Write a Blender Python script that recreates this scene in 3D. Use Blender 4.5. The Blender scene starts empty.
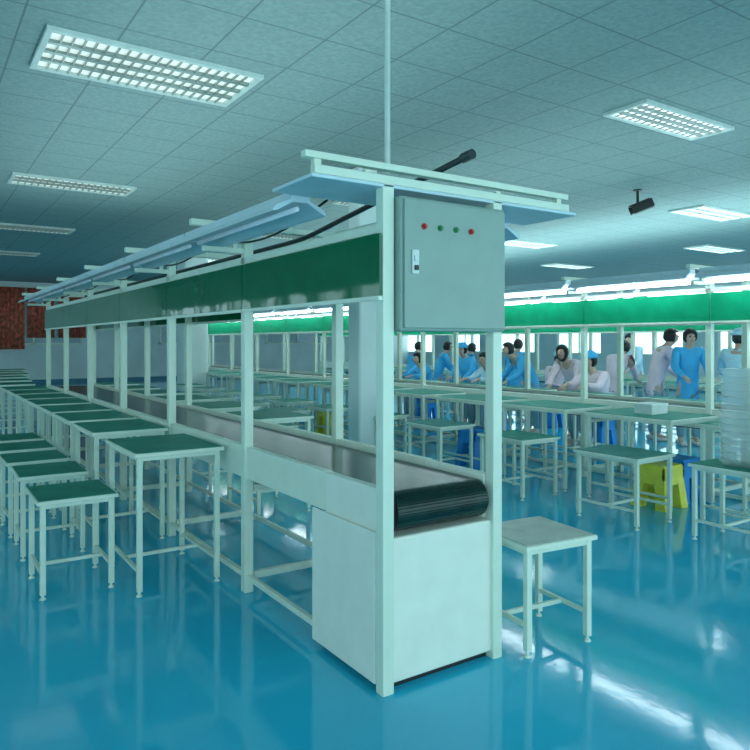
import bpy, bmesh, math, random
from mathutils import Vector, Matrix
random.seed(7)
S=bpy.context.scene
COL=S.collection
S.view_settings.view_transform='Standard'
S.view_settings.look='None'
S.view_settings.exposure=0.42

# ------------------------------------------------ materials
def mat(name,c,rough=.5,metal=0,var=.06,scale=8,emis=0,ecol=None,spec=.5,alpha=1,coat=0):
    m=bpy.data.materials.new(name); m.use_nodes=True
    nt=m.node_tree; b=nt.nodes['Principled BSDF']
    tc=nt.nodes.new('ShaderNodeTexCoord'); n=nt.nodes.new('ShaderNodeTexNoise')
    n.inputs['Scale'].default_value=scale; n.inputs['Detail'].default_value=3
    r=nt.nodes.new('ShaderNodeValToRGB')
    r.color_ramp.elements[0].color=(*[max(0,x*(1-var*2)) for x in c],1)
    r.color_ramp.elements[1].color=(*[min(1,x*(1+var)) for x in c],1)
    r.color_ramp.elements[0].position=.3; r.color_ramp.elements[1].position=.7
    nt.links.new(tc.outputs['Object'],n.inputs['Vector'])
    nt.links.new(n.outputs['Fac'],r.inputs['Fac'])
    nt.links.new(r.outputs['Color'],b.inputs['Base Color'])
    b.inputs['Roughness'].default_value=rough; b.inputs['Metallic'].default_value=metal
    b.inputs['Specular IOR Level'].default_value=spec
    b.inputs['Alpha'].default_value=alpha
    b.inputs['Coat Weight'].default_value=coat
    if emis:
        b.inputs['Emission Color'].default_value=(*(ecol or c),1)
        b.inputs['Emission Strength'].default_value=emis
    return m
def add_bump(m,scale,strength,dist):
    nt=m.node_tree; b=nt.nodes['Principled BSDF']; tc=nt.nodes['Texture Coordinate']
    n=nt.nodes.new('ShaderNodeTexNoise'); n.inputs['Scale'].default_value=scale; n.inputs['Detail'].default_value=1
    bp=nt.nodes.new('ShaderNodeBump'); bp.inputs['Strength'].default_value=strength; bp.inputs['Distance'].default_value=dist
    nt.links.new(tc.outputs['Object'],n.inputs['Vector']); nt.links.new(n.outputs['Fac'],bp.inputs['Height']); nt.links.new(bp.outputs['Normal'],b.inputs['Normal'])
WHITE=mat('painted_steel_white',(.80,.84,.72),.35,var=.02)
ALU=mat('pale_frame_paint',(.74,.82,.70),.35,var=.02)
CREAM=mat('housing_paint',(.86,.86,.77),.4,var=.02)
TOPW=mat('bench_laminate',(.42,.50,.45),.35,var=.12)
MAT=mat('antistatic_mat_green',(.03,.27,.20),.45,var=.10,spec=.12)
MAT2=mat('antistatic_mat_grey',(.06,.26,.23),.45,var=.10,spec=.12)
BELT=mat('conveyor_belt_black',(.006,.026,.022),.22,var=.2,spec=.32)
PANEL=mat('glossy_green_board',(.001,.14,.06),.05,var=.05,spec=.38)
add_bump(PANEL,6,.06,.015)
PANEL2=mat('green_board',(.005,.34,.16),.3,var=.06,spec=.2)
BOXM=mat('control_box_grey_green',(.28,.38,.34),.38,var=.03)
LAMPB=mat('lamp_reflector_enamel',(.60,.73,.80),.35,var=.03)
RUB=mat('black_rubber',(.012,.015,.016),.5)
PIPE=mat('dark_grey_pipe',(.02,.035,.04),.4)
TUBE0=mat('fluorescent_tube_off',(.75,.85,.92),.3,emis=.1,ecol=(.6,.85,1))
TUBE1=mat('fluorescent_tube_lit',(.9,.97,1),.3,emis=11,ecol=(.80,.95,1))
DIFF0=mat('troffer_reflector_dim',(.75,.8,.78),.3,emis=.4,ecol=(.85,.95,.85))
DIFFM=mat('troffer_reflector_half',(.8,.85,.85),.3,emis=.9,ecol=(.85,.97,.95))
DIFF1=mat('troffer_reflector_lit',(.8,.9,.95),.3,emis=9.0,ecol=(.78,.95,1))
LOUV=mat('louvre_aluminium',(.26,.32,.30),.3,metal=.3)
RED=mat('button_red',(.5,.02,.02),.3); GRN=mat('button_green',(.02,.22,.07),.3)
YEL=mat('plastic_yellow',(.90,.80,.08),.35); BLU=mat('plastic_blue',(.01,.28,.75),.35)
BLK=mat('plastic_black',(.02,.02,.02),.4)
PVC=mat('white_conduit',(.60,.68,.64),.4)
CLR=mat('clear_tray_plastic',(.80,.88,.88),.2,alpha=.34)
SKIN=mat('skin',(.60,.40,.31),.5); HAIR=mat('black_hair',(.012,.010,.010),.45)
COATB=mat('coat_blue',(.06,.46,.84),.7); COATP=mat('coat_pink',(.92,.70,.78),.7); COATW=mat('coat_pale_blue',(.50,.74,.88),.7)
TROU=mat('trousers_grey_blue',(.20,.34,.40),.8); SHOE=mat('shoe_white',(.5,.5,.5),.5)
CURT=mat('curtain_red',(.85,.17,.10),.8,var=.3); NOTE=mat('notice_red',(.6,.12,.08),.6,var=.3,scale=3)
PAPER=mat('paper_white',(.75,.80,.78),.6)
for _m in (COATB,COATP,COATW): add_bump(_m,9,.5,.03)

# ------------------------------------------------ mesh helpers
def mesh_from(bm,name,m,smooth=False):
    me=bpy.data.meshes.new(name); bm.normal_update(); bm.to_mesh(me); bm.free()
    if m: me.materials.append(m)
    if smooth:
        for p in me.polygons: p.use_smooth=True
    return me
def addbox(bm,x0,x1,y0,y1,z0,z1,bev=0):
    r=bmesh.ops.create_cube(bm,size=1)
    vs=r['verts']
    for v in vs:
        v.co=Vector(((x0+x1)/2+v.co.x*(x1-x0),(y0+y1)/2+v.co.y*(y1-y0),(z0+z1)/2+v.co.z*(z1-z0)))
    if bev:
        es=list({e for v in vs for e in v.link_edges})
        bmesh.ops.bevel(bm,geom=es,offset=bev,segments=2,profile=.5,affect='EDGES')
def addcyl(bm,p0,p1,r,r2=None,seg=16,caps=True):
    p0=Vector(p0);p1=Vector(p1);d=p1-p0
    q=Vector((0,0,1)).rotation_difference(d)
    M=Matrix.Translation((p0+p1)/2)@q.to_matrix().to_4x4()
    bmesh.ops.create_cone(bm,cap_ends=caps,segments=seg,radius1=r,radius2=r if r2 is None else r2,depth=d.length,matrix=M)
def tube(name,m,pts,r,seg=10):
    bm=bmesh.new(); rings=[]
    P=[Vector(p) for p in pts]
    for i,p in enumerate(P):
        t=(P[min(i+1,len(P)-1)]-P[max(i-1,0)]).normalized()
        s=t.cross(Vector((1,0,0))).normalized(); s2=Vector((1,0,0))
        rings.append([bm.verts.new(p+(s*math.cos(a)+s2*math.sin(a))*r) for a in [2*math.pi*k/seg for k in range(seg)]])
    for a,b in zip(rings,rings[1:]):
        for k in range(seg): bm.faces.new((a[k],a[(k+1)%seg],b[(k+1)%seg],b[k]))
    bm.faces.new(rings[0]); bm.faces.new(rings[-1])
    bmesh.ops.recalc_face_normals(bm,faces=bm.faces)
    return mesh_from(bm,name,m,True)
def boxes(name,m,lst,bev=.003):
    bm=bmesh.new()
    for b in lst: addbox(bm,*b,bev=bev)
    return mesh_from(bm,name,m)
def ob(name,me,parent=None,loc=(0,0,0),rz=0,**kw):
    o=bpy.data.objects.new(name,me); COL.objects.link(o)
    if parent: o.parent=parent
    o.location=loc; o.rotation_euler=(0,0,rz)
    for k,v in kw.items(): o[k]=v
    return o
def top(name,me,loc,label,category,rz=0,group=None):
    o=ob(name,me,None,loc,rz,label=label,category=category)
    if group:o['group']=group
    return o

# ------------------------------------------------ camera
H=1.45
cd=bpy.data.cameras.new('camera'); cam=bpy.data.objects.new('camera',cd); COL.objects.link(cam)
cam.location=(0,0,H); cam.rotation_euler=(math.radians(90),0,math.radians(-33.8))
cd.sensor_width=36; cd.lens=694/750*36; cd.shift_y=-33/750; cd.clip_end=200
S.camera=cam

# ------------------------------------------------ room
CZ=3.55
X0,X1,Y0,Y1=-5,20,-4,27
def floor_mat():
    m=bpy.data.materials.new('blue_epoxy_floor'); m.use_nodes=True; nt=m.node_tree; b=nt.nodes['Principled BSDF']
    tc=nt.nodes.new('ShaderNodeTexCoord'); n=nt.nodes.new('ShaderNodeTexNoise'); n.inputs['Scale'].default_value=.8; n.inputs['Detail'].default_value=6
    r=nt.nodes.new('ShaderNodeValToRGB'); r.color_ramp.elements[0].position=.3;r.color_ramp.elements[1].position=.75
    r.color_ramp.elements[0].color=(.022,.48,.72,1); r.color_ramp.elements[1].color=(.036,.54,.78,1)
    nt.links.new(tc.outputs['Object'],n.inputs['Vector']); nt.links.new(n.outputs['Fac'],r.inputs['Fac']); nt.links.new(r.outputs['Color'],b.inputs['Base Color'])
    n2=nt.nodes.new('ShaderNodeTexNoise'); n2.inputs['Scale'].default_value=14; n2.inputs['Detail'].default_value=2
    bp=nt.nodes.new('ShaderNodeBump'); bp.inputs['Strength'].default_value=.04; bp.inputs['Distance'].default_value=.01
    nt.links.new(tc.outputs['Object'],n2.inputs['Vector']); nt.links.new(n2.outputs['Fac'],bp.inputs['Height']); nt.links.new(bp.outputs['Normal'],b.inputs['Normal'])
    b.inputs['Roughness'].default_value=.085; b.inputs['Specular IOR Level'].default_value=.55
    return m
def ceil_mat():
    m=bpy.data.materials.new('ceiling_tiles'); m.use_nodes=True; nt=m.node_tree; b=nt.nodes['Principled BSDF']
    tc=nt.nodes.new('ShaderNodeTexCoord'); sp=nt.nodes.new('ShaderNodeSeparateXYZ'); nt.links.new(tc.outputs['Object'],sp.inputs[0])
    outs=[]
    for ax in ('X','Y'):
        d=nt.nodes.new('ShaderNodeMath'); d.operation='DIVIDE'; d.inputs[1].default_value=.6; nt.links.new(sp.outputs[ax],d.inputs[0])
        f=nt.nodes.new('ShaderNodeMath'); f.operation='FRACT'; nt.links.new(d.outputs[0],f.inputs[0])
        s=nt.nodes.new('ShaderNodeMath'); s.operation='SUBTRACT'; s.inputs[1].default_value=.5; nt.links.new(f.outputs[0],s.inputs[0])
        a=nt.nodes.new('ShaderNodeMath'); a.operation='ABSOLUTE'; nt.links.new(s.outputs[0],a.inputs[0])
        outs.append(a)
    mx=nt.nodes.new('ShaderNodeMath'); mx.operation='MAXIMUM'; nt.links.new(outs[0].outputs[0],mx.inputs[0]); nt.links.new(outs[1].outputs[0],mx.inputs[1])
    r=nt.nodes.new('ShaderNodeValToRGB'); r.color_ramp.interpolation='CONSTANT'
    e=r.color_ramp.elements; e[0].position=0;e[0].color=(0,0,0,1); e[1].position=.486;e[1].color=(1,1,1,1)
    nt.links.new(mx.outputs[0],r.inputs['Fac'])
    n=nt.nodes.new('ShaderNodeTexNoise'); n.inputs['Scale'].default_value=30; n.inputs['Detail'].default_value=4
    nt.links.new(tc.outputs['Object'],n.inputs['Vector'])
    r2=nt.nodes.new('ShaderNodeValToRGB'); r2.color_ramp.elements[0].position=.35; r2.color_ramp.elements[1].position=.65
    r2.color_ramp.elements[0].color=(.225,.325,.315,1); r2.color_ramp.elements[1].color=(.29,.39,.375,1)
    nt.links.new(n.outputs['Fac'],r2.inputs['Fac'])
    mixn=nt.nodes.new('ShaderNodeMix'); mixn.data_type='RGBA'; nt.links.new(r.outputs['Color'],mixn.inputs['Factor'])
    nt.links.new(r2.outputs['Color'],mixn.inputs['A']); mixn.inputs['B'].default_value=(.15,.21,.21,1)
    nt.links.new(mixn.outputs['Result'],b.inputs['Base Color']); b.inputs['Roughness'].default_value=.7
    return m
WALL=mat('wall_pale_blue',(.74,.81,.80),.6,scale=1)
def struct(name,lst,m,bev=0):
    o=ob(name,boxes(name,m,lst,bev)); o['kind']='structure'; return o
struct('floor',[(X0,X1,Y0,Y1,-.1,0)],floor_mat())
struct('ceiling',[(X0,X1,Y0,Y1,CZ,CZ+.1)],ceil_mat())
struct('wall_back',[(X0,X1,Y1,Y1+.15,0,CZ)],WALL)
pcs=[(X1,X1+.15,Y0,Y1,0,1.0),(X1,X1+.15,Y0,Y1,2.5,CZ)]  # window openings added in this wall to brighten the far background
yy=Y0
while yy<Y1:
    pcs.append((X1,X1+.15,yy,min(yy+1.1,Y1),1.0,2.5)); yy+=3.1
struct('wall_right',pcs,WALL)
pcs=[(X0-.2,X0,Y0,Y1,0,.9),(X0-.2,X0,Y0,Y1,2.66,CZ)]  # unseen wall; openings shaped to mirror bright streaks in the green boards
yy=Y0
while yy<Y1:
    pcs.append((X0-.2,X0,yy,min(yy+.5,Y1),.9,2.66)); yy+=1.7
struct('wall_left',pcs,WALL)
struct('baseboard_back',[(X0,X1,Y1-.02,Y1,0,.12)],mat('baseboard_blue',(.05,.2,.3),.4))
struct('baseboard_right',[(X1-.02,X1,Y0,Y1-.02,0,.12)],bpy.data.materials['baseboard_blue'])
GL=mat('window_glass',(.35,.50,.55),.1)
for i,(a,b_) in enumerate([(2.0,5.2),(8,11),(12.5,15.5)]):
    bm=bmesh.new()
    z0,z1=1.35,3.2; y=Y1
    for (p,q,r_,s_) in [(a,b_,z0,z0+.07),(a,b_,z1-.07,z1),(a,a+.07,z0,z1),(b_-.07,b_,z0,z1),((a+b_)/2-.03,(a+b_)/2+.03,z0,z1)]:
        addbox(bm,p,q,y-.06,y,r_,s_)
    me=mesh_from(bm,'window',WHITE); me.materials.append(GL)
    bm=bmesh.new(); bm.from_mesh(me); n0=len(bm.faces)
    addbox(bm,a+.05,b_-.05,y-.03,y-.01,z0+.05,z1-.05)
    bm.faces.ensure_lookup_table()
    for f in bm.faces[n0:]: f.material_index=1
    bm.to_mesh(me); bm.free()
    o=ob('window_%d'%(i+1),me); o['kind']='structure'
k=4; yy=Y0+1.1  # frames for the added openings of the right wall
while yy<Y1-2:
    a,b_=yy,yy+2.0
    o=ob('window_%d'%k,boxes('window',WHITE,[(X1+.03,X1+.09,a,b_,1.0,1.06),(X1+.03,X1+.09,a,b_,2.44,2.5),(X1+.03,X1+.09,a,a+.06,1.06,2.44),(X1+.03,X1+.09,b_-.06,b_,1.06,2.44),(X1+.03,X1+.09,a+.97,a+1.03,1.06,2.44)],0)); o['kind']='structure'
    k+=1; yy+=3.1
def curtain(x0,x1,z0,z1):
    bm=bmesh.new(); n=40; prev=None
    for i in range(n+1):
        x=x0+(x1-x0)*i/n; y=Y1-.13+.035*math.sin(i*1.5)
        v=[bm.verts.new((x,y,z0)),bm.verts.new((x,y,z1))]
        if prev: bm.faces.new((prev[0],v[0],v[1],prev[1]))
        prev=v
    me=mesh_from(bm,'curtain',CURT,True)
    o=top('curtain',me,(0,0,0),'dark red fabric curtain hanging over the far window','curtain',group='red curtains at the far window')
    md=o.modifiers.new('s','SOLIDIFY'); md.thickness=.01
curtain(2.05,3.3,1.2,3.35); curtain(3.4,4.25,1.6,3.35); curtain(4.4,5.3,1.6,3.35)

def column(x,y,w):
    bm=bmesh.new(); addbox(bm,-w/2,w/2,-w/2,w/2,0,CZ,bev=w*.12)
    me=mesh_from(bm,'pillar',mat('pillar_paint',(.74,.82,.80),.4,scale=2,var=.03))
    o=ob('trim_%d'%column.n,me,None,(x,y,0)); o['kind']='structure'; column.n+=1
column.n=1
column(4.56,7.08,.27); column(5.15,14.9,.55)

# ------------------------------------------------ ceiling troffers
def troffer_meshes(L,W,diff,nx=18,ny=3,bz=-.028):
    bm=bmesh.new(); t=.04
    for b in [(-L/2,L/2,-W/2,-W/2+t,-.03,0),(-L/2,L/2,W/2-t,W/2,-.03,0),(-L/2,-L/2+t,-W/2+t,W/2-t,-.03,0),(L/2-t,L/2,-W/2+t,W/2-t,-.03,0)]:
        addbox(bm,*b)
    frame=mesh_from(bm,'trim_frame',PVC)
    bm=bmesh.new(); addbox(bm,-L/2+t,L/2-t,-W/2+t,W/2-t,-.006,-.001); d=mesh_from(bm,'reflector',diff)
    bm=bmesh.new()
    for i in range(1,nx):
        x=-L/2+t+(L-2*t)*i/nx; addbox(bm,x-.005,x+.005,-W/2+t,W/2-t,bz,-.010)
    for i in range(1,ny):
        y=-W/2+t+(W-2*t)*i/ny; addbox(bm,-L/2+t,L/2-t,y-.02,y+.02,bz-.002,-.008)
    l=mesh_from(bm,'louvre',LOUV)
    return frame,d,l
TD=troffer_meshes(1.5,.6,DIFF0); TL=troffer_meshes(1.5,.6,DIFF1); TW=troffer_meshes(1.56,.80,DIFF0,20,4); TM_=troffer_meshes(1.4,.46,DIFFM,14,4,-.020)
def troffer(x,y,lit):
    if lit<2: x=round((x-.6)/.6)*.6+.6; y=round((y-.3)/.6)*.6+.3
    r=bpy.data.objects.new('ceiling_light',None); COL.objects.link(r); r.location=(x,y,CZ); r.empty_display_size=.1
    r['label']='recessed ceiling light with white louvre grid, '+('lit' if lit==1 else 'dim'); r['category']='ceiling light'
    r['group']='louvred lights in the ceiling'
    T=(TD,TL,TW,TM_)[lit]
    for n,m in zip(('trim_frame','reflector','louvre'),T): ob(n,m,r)
for (x,y,l) in [(1.53,5.42,2),(1.8,10.2,0),(1.8,14.2,0),(1.8,18.4,0),(5.98,3.90,3),(5.9,8.4,0),(5.9,12.6,0),(5.9,17,1),
                (10.8,6.6,1),(10.8,10.4,1),(10.8,14.6,1),(15,8.7,1),(15,12.7,1),(15,17,1),(10.8,2.4,1),(15,4.4,1),(10.8,19,1),(5.9,21,1)]:
    troffer(x,y,l)

# ------------------------------------------------ assembly line
def reflector_mesh(L,wd=1.0):
    prof=[(-.11,-.045),(-.10,-.020),(-.04,.012),(-.04,.045),(.04,.045),(.04,.012),(.10,-.020),(.11,-.045),(.095,-.042),(.03,.002),(-.03,.002),(-.095,-.042)]
    prof=[(x*wd,z) for x,z in prof]
    bm=bmesh.new()
    a=[bm.verts.new((x,0,z)) for x,z in prof]; b=[bm.verts.new((x,L,z)) for x,z in prof]
    n=len(prof)
    for i in range(n): bm.faces.new((a[i],a[(i+1)%n],b[(i+1)%n],b[i]))
    bm.faces.new(a[::-1]); bm.faces.new(b)
    bmesh.ops.recalc_face_normals(bm,faces=bm.faces)
    return mesh_from(bm,'lamp_housing',LAMPB)
def add_fill_strip(x,y0,y1,z,power):  # unseen upward fill, added to brighten ceiling and room; not a fixture
    ld=bpy.data.lights.new('added_fill_uplight','AREA'); ld.shape='RECTANGLE'; ld.size=.25; ld.size_y=y1-y0; ld.energy=power; ld.color=(.66,.95,1)
    o=bpy.data.objects.new('added_fill_uplight',ld); COL.objects.link(o); o.location=(x,(y0+y1)/2,z); o.rotation_euler=(math.pi,0,0)
def assembly_line(XL,YS,YE,lit,main,label,power):
    W=.645; XR=XL+W; bay=1.41; P=.055
    root=bpy.data.objects.new('assembly_line',None); COL.objects.link(root); root.location=(XL,YS,0)
    root['label']=label; root['category']='conveyor line'
    L=YE-YS; nb=int(L/bay+.01); L=nb*bay
    def p(name,me,loc=(0,0,0),par=None,**k): return ob(name,me,par or root,loc,**k)
    zt=.815; R=.085
    bm=bmesh.new()
    ring=[]
    NS=48
    for i in range(NS+1):
        a=math.pi/2+math.pi*i/NS; rr=R if i%2==0 else R-.0006
        if i in(0,NS): rr=R
        ring.append((R+.005+rr*math.cos(a),zt-R+rr*math.sin(a)))
    ring.append((L,zt-2*R)); ring.append((L,zt))
    A=[bm.verts.new((.07,y,z)) for y,z in ring]; B=[bm.verts.new((W-.07,y,z)) for y,z in ring]
    n=len(ring)
    for i in range(n): bm.faces.new((A[i],A[(i+1)%n],B[(i+1)%n],B[i]))
    bm.faces.new(A[::-1]);bm.faces.new(B)
    bmesh.ops.recalc_face_normals(bm,faces=bm.faces)
    p('belt',mesh_from(bm,'belt',BELT))
    for x in (.0,W-.045):
        p('side_rail',boxes('side_rail',WHITE,[(x+.005,x+.045,.5,L,.66,.845)]))
    if main:
        p('end_housing',boxes('end_housing',CREAM,[(.0,W,.02,.60,.03,.635)],bev=.012))
        p('housing_side_panel',boxes('housing_side_panel',CREAM,[(-.012,.0,.06,.60,.03,.66)],bev=.004))
        p('side_cheek',boxes('side_cheek',CREAM,[(.004,.05,.06,.50,.635,.84)],bev=.006))
        p('side_cheek',boxes('side_cheek',CREAM,[(W-.05,W-.004,.06,.50,.635,.84)],bev=.006))
        p('plinth',boxes('plinth',RUB,[(.03,W-.03,.05,.57,0,.03)]))
    post=boxes('post',ALU,[(0,P,0,P,0,2.10)],bev=.004)
    cross=boxes('foot_crossbar',ALU,[(0,W-2*P,.01,P-.01,.07,.11)]); cross2=boxes('belt_crossbar',ALU,[(0,W-2*P,.01,P-.01,.58,.62)])
    arm=boxes('lamp_arm',ALU,[(-.32,W+.50-.02,.01,.05,2.10,2.135)])
    br1=boxes('lamp_brace',ALU,[(-.25,0,.015,.045,1.96,1.99)]);br2=boxes('lamp_brace',ALU,[(W,W+.40,.015,.045,1.96,1.99)])
    bk=boxes('lamp_bracket',ALU,[(-.012,.012,.015,.045,1.99,2.10)],0)
    for i in range(nb+1):
        y=i*bay
        if i==nb: y-=P
        p('post',post,(-.01,y,0)); p('post',post,(W-P+.01,y,0))
        if not(main and i==0): p('foot_crossbar',cross,(P,y,0)); p('belt_crossbar',cross2,(P,y,0))
        p('lamp_arm',arm,(0,y,0))
        if i>0 or not main: p('lamp_brace',br1,(0,y,0)); p('lamp_brace',br2,(0,y,0)); p('lamp_bracket',bk,(-.06,y,0))
    if main:
        for x in(-.06,W+.03):
            p('roof_rail',boxes('roof_rail',ALU,[(x,x+.03,.06,L-.02,2.136,2.160)]))
        y=.06
        for x in (-.295,W+.445): p('roof_bracket',boxes('roof_bracket',ALU,[(x,x+.03,y,y+.03,2.10,2.17)],0))
        p('roof_beam',boxes('roof_beam',ALU,[(-.34,W+.52,y-.01,y+.03,2.17,2.198)]))
    p('top_rail',boxes('top_rail',ALU,[(-.01,.03,P,L-P,1.90,1.94)])); p('top_rail',boxes('top_rail',ALU,[(W-.03,W+.01,P,L-P,1.90,1.94)]))
    p('low_rail',boxes('low_rail',ALU,[(.005,.035,.62,L-P,.075,.105)])); p('low_rail',boxes('low_rail',ALU,[(W-.035,W-.005,.62,L-P,.075,.105)]))
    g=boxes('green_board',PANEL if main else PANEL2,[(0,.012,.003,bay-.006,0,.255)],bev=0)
    lipb=boxes('edge_strip',ALU,[(-.004,.016,.003,bay-.006,-.018,0)],bev=0)
    for i in range(nb):
        b=p('green_board',g,(-.027,i*bay,1.638)); ob('edge_strip',lipb,b)
        if not main or i>1:
            b=p('green_board',g,(W+.015,i*bay,1.638)); ob('edge_strip',lipb,b)
    LM=reflector_mesh(bay*(.975 if main else .94),1.2 if main else 1)
    tz=-.022 if main else -.070
    bm=bmesh.new(); addcyl(bm,(0,.03,tz),(0,bay*.93-.03,tz),.012 if main else .020,seg=10)
    TM=mesh_from(bm,'fluorescent_tube',TUBE1 if lit else TUBE0,True)
    for i in range(nb):
        for x in (-.20,W+.36):
            h=p('lamp',LM,(x,i*bay+(.36 if main else .06),2.055)); ob('fluorescent_tube',TM,h)
    for x in (-.20,W+.36): add_fill_strip(XL+x,YS+.5,YS+L,2.16,power)
    if main:
        pts=[]
        for i in range(nb*10-4):
            t=i/10; s=math.sin((t%1)*math.pi)
            pts.append((-.045,.4+t*bay,2.09-.09*s))
        p('cable',tube('cable',RUB,pts,.006,8))
    return root,L
LX,LY=1.61,2.33
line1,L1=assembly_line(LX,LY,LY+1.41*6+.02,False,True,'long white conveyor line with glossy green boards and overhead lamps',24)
W=.645
ob('canopy_panel',boxes('canopy_panel',LAMPB,[(-.34,W+.52,.0,.35,2.082,2.098)],bev=.004),line1)
cb=ob('control_box',boxes('control_box',BOXM,[(0,.585,0,.14,0,.555)],bev=.008),line1,(.052,-.035,1.495),label='grey-green metal electrical control box')
ob('box_door',boxes('box_door',BOXM,[(.012,.573,-.014,0,.012,.543)],bev=.004),cb)
for i,m in enumerate((RED,GRN,GRN,RED)):
    bm=bmesh.new(); addcyl(bm,(0,-.014,0),(0,-.020,0),.013,seg=20); addcyl(bm,(0,-.020,0),(0,-.030,0),.009,.007,seg=20)
    ob('push_button',mesh_from(bm,'push_button',m),cb,(.11+i*.086,0,.435))
bm=bmesh.new(); addbox(bm,0,.035,-.022,-.014,0,.10,bev=.003); addbox(bm,.008,.027,-.028,-.022,.05,.075)
ob('power_switch',mesh_from(bm,'power_switch',PAPER),cb,(.045,0,.235))
bm=bmesh.new(); addbox(bm,0,.016,-.032,-.022,0,.02)
ob('switch_toggle',mesh_from(bm,'switch_toggle',BLK),cb,(.0545,0,.25))
ob('junction_box',boxes('junction_box',WHITE,[(0,.14,0,.12,0,.07)],bev=.006),line1,(.12,.46,2.136))
LX2=6.0
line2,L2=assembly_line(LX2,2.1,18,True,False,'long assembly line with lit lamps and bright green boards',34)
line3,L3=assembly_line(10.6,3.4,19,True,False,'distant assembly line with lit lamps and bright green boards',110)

ap=top('air_pipe',tube('air_pipe',PIPE,[(0,0,0),(0,.4,-.045),(0,1.35,-.155),(0,1.5,-.168),(0,1.7,-.172),(0,7.8,-.172)],.014,14),(1.98,2.24,2.245),'dark air supply pipe with capped end above the conveyor line','pipe')
bm=bmesh.new(); addcyl(bm,(0,-.025,.003),(0,.035,-.003),.022,seg=16); ob('end_cap',mesh_from(bm,'end_cap',PIPE),ap)
def conduit(x,y,z0,z1,r=.013):
    bm=bmesh.new(); addcyl(bm,(0,0,z0),(0,0,z1),r,seg=14); addcyl(bm,(0,0,z1-.02),(0,0,z1),r*2.2,seg=16); addcyl(bm,(0,0,z0),(0,0,z0+.05),r*1.4,seg=14)
    top('cable_conduit',mesh_from(bm,'cable_conduit',PVC),(x,y,0),'thin white cable conduit dropping from the ceiling','conduit')
conduit(1.76,2.53,2.10,CZ)

# ------------------------------------------------ tables and benches
def table_parts(w,d,t,matm,legr=.015):
    c=.035; P={}
    P['tabletop']=boxes('tabletop',WHITE,[(-w/2,w/2,-d/2,d/2,t-.026,t-.004)],.004)
    P['surface_mat']=boxes('surface_mat',matm,[(-w/2+.012,w/2-.012,-d/2+.012,d/2-.012,t-.004,t)],0)
    bm=bmesh.new(); addbox(bm,-legr,legr,-legr,legr,.025,t-.026,bev=.003); addcyl(bm,(0,0,.008),(0,0,.03),.007,seg=10); addcyl(bm,(0,0,0),(0,0,.01),.018,.013,seg=14)
    P['leg']=mesh_from(bm,'leg',ALU)
    P['side']=boxes('stretcher',ALU,[(-.010,.010,-d/2+c+legr,d/2-c-legr,.13,.15)],.002)
    P['long']=boxes('stretcher',ALU,[(-w/2+c+.010,w/2-c-.010,-.010,.010,.13,.15)],.002)
    P['apron']=boxes('apron',ALU,[(-w/2+c,w/2-c,-d/2+c-.01,-d/2+c+.01,t-.05,t-.026),(-w/2+c,w/2-c,d/2-c-.01,d/2-c+.01,t-.05,t-.026),
        (-w/2+c-.01,-w/2+c+.01,-d/2+c,d/2-c,t-.05,t-.026),(w/2-c-.01,w/2-c+.01,-d/2+c,d/2-c,t-.05,t-.026)],0)
    return P,w,d,c
TB=table_parts(.53,.72,.82,MAT); TB2=table_parts(.70,.90,.80,MAT)
BN=table_parts(.44,.50,.56,MAT); BNL=table_parts(.50,.62,.555,MAT); BNG=table_parts(.50,.62,.555,MAT2); BNW=table_parts(.44,.42,.52,TOPW)
def table(T,x,y,rz,name,label,cat,group):
    P,w,d,c=T
    r=bpy.data.objects.new(name,None); COL.objects.link(r); r.location=(x,y,0); r.rotation_euler=(0,0,rz); r.empty_display_size=.2
    r['label']=label; r['category']=cat
    if group: r['group']=group
    ob('tabletop',P['tabletop'],r); ob('surface_mat',P['surface_mat'],r); ob('apron',P['apron'],r)
    for sx in(-1,1):
        for sy in(-1,1): ob('leg',P['leg'],r,(sx*(w/2-c),sy*(d/2-c),0))
        ob('stretcher',P['side'],r,(sx*(w/2-c),0,0))
    ob('stretcher',P['long'],r,(0,0,0))
    return r
j=lambda a:random.uniform(-a,a)
tl='work table with green mat top and pale legs beside the conveyor'
tl2='work table with green mat top and pale legs beside another line'
bl='low bench with green mat top and pale square-tube legs'
y=4.36
for i in range(8):
    table(TB,LX-.295,y,0,'work_table',tl,'table','work tables beside the near conveyor line'); y+=(.88+j(.04)) if i else 1.10
for i in range(6):
    table(TB,LX-.30+j(.05)+.12*i,11.9+i*1.2,j(.03),'work_table','green-topped work table standing beyond the end of the conveyor','table','work tables beside the near conveyor line')
y=4.50
for i in range(5):
    table(BN,.805+j(.006),y,(0,-.02,.02,0,.01)[i],'low_bench',bl,'bench','low benches in the aisle'); y+=.66 if i else .84
for i in range(6):
    table(TB,LX+W+.36,5.6+i*1.1,j(.02),'work_table',tl,'table','work tables beside the near conveyor line')
for i in range(5):
    table(BN,LX+W+.98,6.9+i*1.3,j(.03),'low_bench',bl,'bench','low benches in the aisle')
table(BNW,2.565,2.42,math.radians(-6),'low_bench','low bench with plain pale grey top beside the conveyor end housing','bench',None)
for i in range(12):
    table(TB2,LX2-.40,2.75+i*1.12,0,'work_table',tl2,'table','work tables beside the second line')
for i in range(10):
    table(BNL if i%2 else BNG,LX2-1.12+j(.03),3.60+i*1.2,j(.04),'low_bench',bl,'bench','low benches in the aisle')
for i in range(4):
    table(BN,4.15+j(.06),8.3+i*1.25,j(.06),'low_bench',bl,'bench','low benches in the aisle')
for i in range(9):
    table(TB2,LX2+W+.41,3.4+i*1.2,0,'work_table',tl2,'table','work tables beside the second line')
for i in range(10):
    table(TB2,10.6-.41,4.2+i*1.15,0,'work_table',tl2,'table','work tables beside the distant line')

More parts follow.
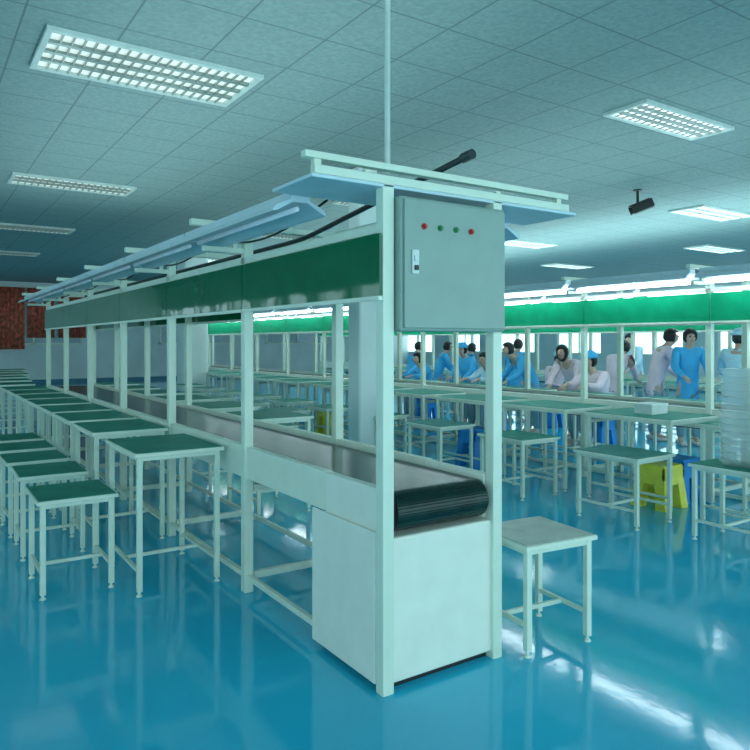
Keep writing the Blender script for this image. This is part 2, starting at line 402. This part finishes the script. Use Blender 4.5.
# ------------------------------------------------ stools, trays
def tub(x,y,z,w,d,h,m,name,label,cat):
    bm=bmesh.new()
    def ring(sx,sy,z): return [bm.verts.new((a*sx/2,b*sy/2,z)) for a,b in((-1,-1),(1,-1),(1,1),(-1,1))]
    r=[ring(w*.8,d*.8,0),ring(w*.97,d*.97,h*.9),ring(w*1.05,d*1.05,h*.9),ring(w*1.05,d*1.05,h),ring(w*.93,d*.93,h),ring(w*.76,d*.76,.02)]
    bm.faces.new(r[0][::-1])
    for a,b in zip(r,r[1:]):
        for i in range(4): bm.faces.new((a[i],a[(i+1)%4],b[(i+1)%4],b[i]))
    bm.faces.new(r[-1])
    bmesh.ops.recalc_face_normals(bm,faces=bm.faces)
    o=top(name,mesh_from(bm,name,m),(x,y,z),label,cat)
    b=o.modifiers.new('b','BEVEL'); b.width=.006; b.segments=2
    return o
def stool(x,y,m,label,h=.45):
    r=bpy.data.objects.new('plastic_stool',None); COL.objects.link(r); r.location=(x,y,0); r['label']=label; r['category']='stool'; r['group']='plastic stools'
    ob('seat',boxes('seat',m,[(-.14,.14,-.14,.14,h-.03,h)],.012),r)
    for sx in(-1,1):
        for sy in(-1,1):
            bm=bmesh.new()
            addbox(bm,-.048,.048,-.048,.048,0,h-.03,bev=.004)
            for v in bm.verts:
                k=1-v.co.z/(h-.03); v.co.x+=sx*(.088+.035*k); v.co.y+=sy*(.088+.035*k)
            ob('leg',mesh_from(bm,'leg',m),r)
    ob('rim',boxes('rim',m,[(-.145,.145,-.145,-.125,h-.17,h-.02),(-.145,.145,.125,.145,h-.17,h-.02),(-.145,-.125,-.145,.145,h-.17,h-.02),(.125,.145,-.145,.145,h-.17,h-.02)],.003),r)
YT='yellow plastic stool tucked under a work table'; BT='blue plastic stool tucked under a work table'
stool(5.84,3.74,BLU,BT,.40); stool(5.50,3.70,YEL,YT,.38)
stool(5.5,6.1,BLU,BT); stool(5.5,9.5,YEL,YT)
trm=None
for k in range(14):
    o=tub(5.0,2.68,.56+k*.05,.26,.24,.048,CLR,'clear_tray','clear plastic tray in a tall stack on a bench','tray'); o['group']='stacked clear trays'
    if trm is None: trm=o.data
    else: o.data=trm
table(BN,4.98,2.72,0,'low_bench',bl,'bench','low benches in the aisle')
for (x,y) in ((LX2-.4,3.85),):
    bm=bmesh.new(); addbox(bm,-.12,.12,-.09,.09,0,.09,bev=.004); addbox(bm,-.125,.125,-.095,.095,.07,.095,bev=.003)
    top('white_box',mesh_from(bm,'white_box',PAPER),(x,y,.80),'small white lidded box on a work table','box')
for (y,z,w,h) in ((11.9,1.9,1.0,.7),(8.9,2.0,.9,.8),(15.05,1.8,1.0,.8)):
    bm=bmesh.new(); addbox(bm,-.02,0,-w/2,w/2,0,h); addbox(bm,-.025,-.02,-w/2+.08,w/2-.08,h*.55,h-.08)
    me=mesh_from(bm,'notice_board',NOTE)
    top('notice_board',me,(X1-.002,y,z),'red notice board mounted on the pale wall','notice board')
r=bpy.data.objects.new('security_camera',None); COL.objects.link(r); r.location=(8.35,5.95,CZ)
r['label']='dark security camera on a bracket hung from the ceiling'; r['category']='security camera'
bm=bmesh.new(); addcyl(bm,(0,0,-.015),(0,0,0),.06,seg=18); addcyl(bm,(0,0,-.18),(0,0,-.01),.018,seg=12); ob('bracket',mesh_from(bm,'bracket',BLK),r)
bm=bmesh.new(); addbox(bm,-.13,.16,-.06,.06,-.30,-.18,bev=.015); addbox(bm,-.10,.19,-.07,.07,-.185,-.172,bev=.004)
c1=ob('camera_body',mesh_from(bm,'camera_body',BLK),r)
bm=bmesh.new(); addcyl(bm,(.155,0,-.24),(.20,0,-.24),.048,.054,seg=20); c2=ob('lens_hood',mesh_from(bm,'lens_hood',RUB),r)
for c_ in (c1,c2): c_.rotation_euler=(0,math.radians(20),math.radians(125))

# ------------------------------------------------ people
def skin_mesh(name,verts,edges,rad,m,root=0,sub=1):
    me=bpy.data.meshes.new('tmp'); me.from_pydata(verts,edges,[])
    o=bpy.data.objects.new('tmp',me); COL.objects.link(o)
    md=o.modifiers.new('sk','SKIN'); md.use_smooth_shade=True
    sv=me.skin_vertices[0].data
    for i,rr in enumerate(rad): sv[i].radius=rr if isinstance(rr,tuple) else (rr,rr); sv[i].use_root=(i==root)
    s=o.modifiers.new('ss','SUBSURF'); s.levels=sub; s.render_levels=sub
    dg=bpy.context.evaluated_depsgraph_get()
    out=bpy.data.meshes.new_from_object(o.evaluated_get(dg)); out.name=name
    bpy.data.objects.remove(o); out.materials.clear(); out.materials.append(m)
    for p in out.polygons: p.use_smooth=True
    return out
class G:
    def __init__(s): s.v=[];s.e=[];s.r=[]
    def add(s,p,r,par=None):
        s.v.append(tuple(p)); s.r.append(r); i=len(s.v)-1
        if par is not None: s.e.append((par,i))
        return i
def make_pose(b,wz,reach,asym,sit=0.0):
    dz=-b*b*.9-sit
    pel=(0,0,.88-sit); sp=(0,b*.30,1.05-sit); ch=(0,b*.72,1.26-sit-b*b*.63); nk=(0,b+.01,1.385+dz)
    hj=(0,b+.05+b*.15,1.445+dz); hm=(0,b+.05+b*.25,1.515+dz); ht=(0,b+.035+b*.25,1.585+dz)
    g=G(); i0=g.add(pel,(.13,.10)); i1=g.add(sp,(.115,.09),i0); i2=g.add(ch,(.13,.10),i1); i3=g.add(nk,.05,i2)
    i4=g.add(hj,(.062,.07),i3); i5=g.add(hm,(.082,.095),i4); g.add(ht,(.066,.075),i5)
    arms={}; ky=.40 if sit else .02; ay=.40 if sit else -.01; hy=.10 if sit else 0
    for s in(-1,1):
        hip=g.add((s*.09,hy,(.84 if sit else .80)-sit),.085,i0); kn=g.add((s*.10,ky,.50 if sit else .46),.056,hip); an=g.add((s*.10,ay,.10),.038,kn); g.add((s*.115,ay+.14,.04),.035,an)
        sh=(s*.165,b*.85,1.33-sit-b*b*.77); el=(s*.225,b*.85+.07*reach+.02+(.08 if sit else 0),1.09-sit*.75-b*b*.72)
        wr=(s*(.15-.03*asym*(s>0)),b*.85+.30*reach,wz+(.06*asym if s>0 else 0))
        a=g.add(sh,.052,i2); e=g.add(el,.038,a); w=g.add(wr,.026,e)
        d=Vector((0,.95,-.30)).normalized(); pm=Vector(wr)+d*.06
        p_=g.add(pm,(.034,.018),w)
        for k,(off,ln) in enumerate(((-.03,.06),(-.010,.075),(.010,.07),(.028,.055))):
            k1=pm+d*.03+Vector((off,0,0)); k2=k1+d*ln*.5; k3=k2+Vector((0,.5,-.85)).normalized()*ln*.5
            q=g.add(k1,.009,p_); q=g.add(k2,.0085,q); g.add(k3,.007,q)
        t1=Vector(wr)+d*.03+Vector((-s*.035,0,-.005)); q=g.add(t1,.011,w); g.add(t1+Vector((-s*.015,.035,-.01)),.009,q)
        arms[s]=(sh,el,wr)
    g.add((0,hm[1]+.095,hm[2]-.012),.014,i5)
    body=skin_mesh('body',g.v,g.e,g.r,SKIN)
    c=G(); a0=c.add((0,0,.90-sit),(.165,.12))
    if sit: c.add((0,.24,.53),(.17,.08),a0)
    else: c.add((0,-.005,.60),(.20,.16),a0)
    a1=c.add(sp,(.155,.13),a0); a2=c.add(ch,(.165,.135),a1); c.add((nk[0],nk[1]-.01,nk[2]-.02),(.075,.07),a2)
    for s in(-1,1):
        sh,el,wr=arms[s]; a=c.add(sh,.075,a2); e=c.add(el,.060,a); c.add(Vector(el).lerp(Vector(wr),.92),.045,e)
    coat=skin_mesh('coat',c.v,c.e,c.r,COATB)
    t=G(); a0=t.add((0,0,.80-sit+(.06 if sit else 0)),(.13,.10))
    for s in(-1,1):
        a=t.add((s*.09,hy+.05*(sit>0),.70 if not sit else .50),.085 if not sit else .075,a0); k=t.add((s*.10,ky,.48),.068,a); t.add((s*.10,ay,.10),.058,k)
    tr=skin_mesh('trousers',t.v,t.e,t.r,TROU)
    return body,coat,tr,Vector(hm),ay
POSES=[make_pose(.04,.96,1.0,0),make_pose(.16,.90,1.05,1),make_pose(.34,.88,1.0,0),make_pose(.14,.86,1.2,0,.34)]
def hair_mesh(long):
    bm=bmesh.new(); bmesh.ops.create_uvsphere(bm,u_segments=20,v_segments=12,radius=1)
    for v in bm.verts:
        x,y,z=v.co
        if y>.25 and z<.45: v.co.y=.25-.12*(y-.25); 
        if z<-.2 : v.co.z=-.2+(z+.2)*(1.5 if long else .9); v.co.y-=.05
        v.co.x*=.096; v.co.y*=.115; v.co.z*=.116
        v.co.y-=.012; v.co.z+=.018
    if long:
        r=bmesh.ops.create_uvsphere(bm,u_segments=12,v_segments=8,radius=1)
        for v in r['verts']: v.co=Vector((v.co.x*.035,-.12+v.co.y*.035,-.10+v.co.z*.10))
    return mesh_from(bm,'hair',HAIR,True)
HM=[hair_mesh(False),hair_mesh(True)]
def cap_mesh(m):
    bm=bmesh.new(); bmesh.ops.create_uvsphere(bm,u_segments=20,v_segments=12,radius=1)
    for v in bm.verts:
        z=v.co.z
        if z<0: z*=.15
        v.co=Vector((v.co.x*.112,v.co.y*.128-.005,z*.10+.055))
        if v.co.y>.09 and v.co.z<.07: v.co.y+=.035
    return mesh_from(bm,'cap',m,True)
CAPS={'b':cap_mesh(COATB),'w':cap_mesh(COATW)}
bm=bmesh.new()
bmesh.ops.create_uvsphere(bm,u_segments=8,v_segments=6,radius=.011); EYE=mesh_from(bm,'eye',BLK,True)
bm=bmesh.new(); addbox(bm,-.022,.022,-.004,.004,-.004,.004,bev=.003); MOUTH=mesh_from(bm,'mouth',mat('lips',(.35,.08,.07),.5))
def shoe_mesh():
    bm=bmesh.new(); addbox(bm,-.045,.045,-.07,.18,0,.075,bev=.025)
    for v in bm.verts:
        if v.co.y>.08: v.co.z*=.7
    return mesh_from(bm,'shoe',SHOE,True)
SH=shoe_mesh()
def person(x,y,face,pose,coatm,long=0,cap=None,scale=1,label=''):
    body,coat,tr,hm,ay=POSES[pose]
    r=top('person',body,(x,y,0),label,'person',rz=face); r.scale=(scale,)*3
    cm=coat.copy(); cm.materials.clear(); cm.materials.append(coatm)
    ob('coat',cm,r); ob('trousers',tr,r)
    ob('hair',HM[long],r,hm)
    if cap: ob('cap',CAPS[cap],r,hm)
    for s in(-1,1):
        ob('eye',EYE,r,(hm.x+s*.032,hm.y+.078,hm.z+.012)); ob('shoe',SH,r,(s*.105,ay,0))
    ob('mouth',MOUTH,r,(hm.x,hm.y+.078,hm.z-.05))
    if pose==3: stool(x,y,BLU,'blue plastic stool under a seated worker',.40)
IN=math.radians(90); OUT=math.radians(-90)
P_=[ # px, X, face, pose, coat, long, cap, scale, label
 (737,9.1,OUT+.35,1,COATW,0,'w',1.0,'person in pale blue coat and cap leaning over a work table'),
 (688,9.1,IN+.9,0,COATB,0,None,1.0,'person in blue coat with short dark hair standing between lines'),
 (655,9.1,OUT-.6,1,COATP,0,None,1.02,'person in pink coat with dark hair leaning over a table'),
 (637,12.3,IN,1,COATW,0,None,1.0,'person in pale blue coat working at a distant table'),
 (612,9.1,OUT+.2,2,COATP,0,None,.96,'person in pink coat bending at a work table'),
 (600,8.0,IN,3,COATP,0,'b',1.02,'person in pink coat and blue cap seated at a table'),
 (577,8.15,IN+.2,2,COATP,1,None,.92,'person in pink coat bending forward over a work table'),
 (552,9.1,OUT,3,COATP,0,'w',1.0,'person in pink coat and pale cap seated at a table'),
 (533,8.15,IN-.3,2,COATB,0,None,.94,'person in blue coat bending over a work table'),
 (515,9.1,OUT+.5,1,COATB,0,None,.93,'person in blue coat working at a table'),
 (494,8.0,IN,3,COATW,0,None,1.0,'person in pale blue coat seated at a work table'),
 (470,8.1,IN+.2,1,COATB,0,'b',.88,'person in blue coat and cap at a work table'),
 (456,9.0,OUT,2,COATB,0,None,.93,'person in blue coat bending forward over a table'),
 (438,9.0,OUT-.5,1,COATB,0,None,.9,'person in blue coat working at a table'),
 (427,8.0,IN,3,COATB,0,None,.98,'person in blue coat seated at a work table'),
 (411,9.0,OUT,1,COATB,0,None,.9,'person in blue coat working at a table'),
]
for px,x,f,po,c,lo,cp,sc,lb in P_:
    u=(px-375)/694; y=x*(.831-.556*u)/(.556+.831*u)
    person(x,y,f,po,c,lo,cp,sc,lb)

# ------------------------------------------------ world
w=bpy.data.worlds.new('w'); S.world=w; w.use_nodes=True
bg=w.node_tree.nodes['Background']; bg.inputs[0].default_value=(.56,.88,.93,1); bg.inputs[1].default_value=2.1
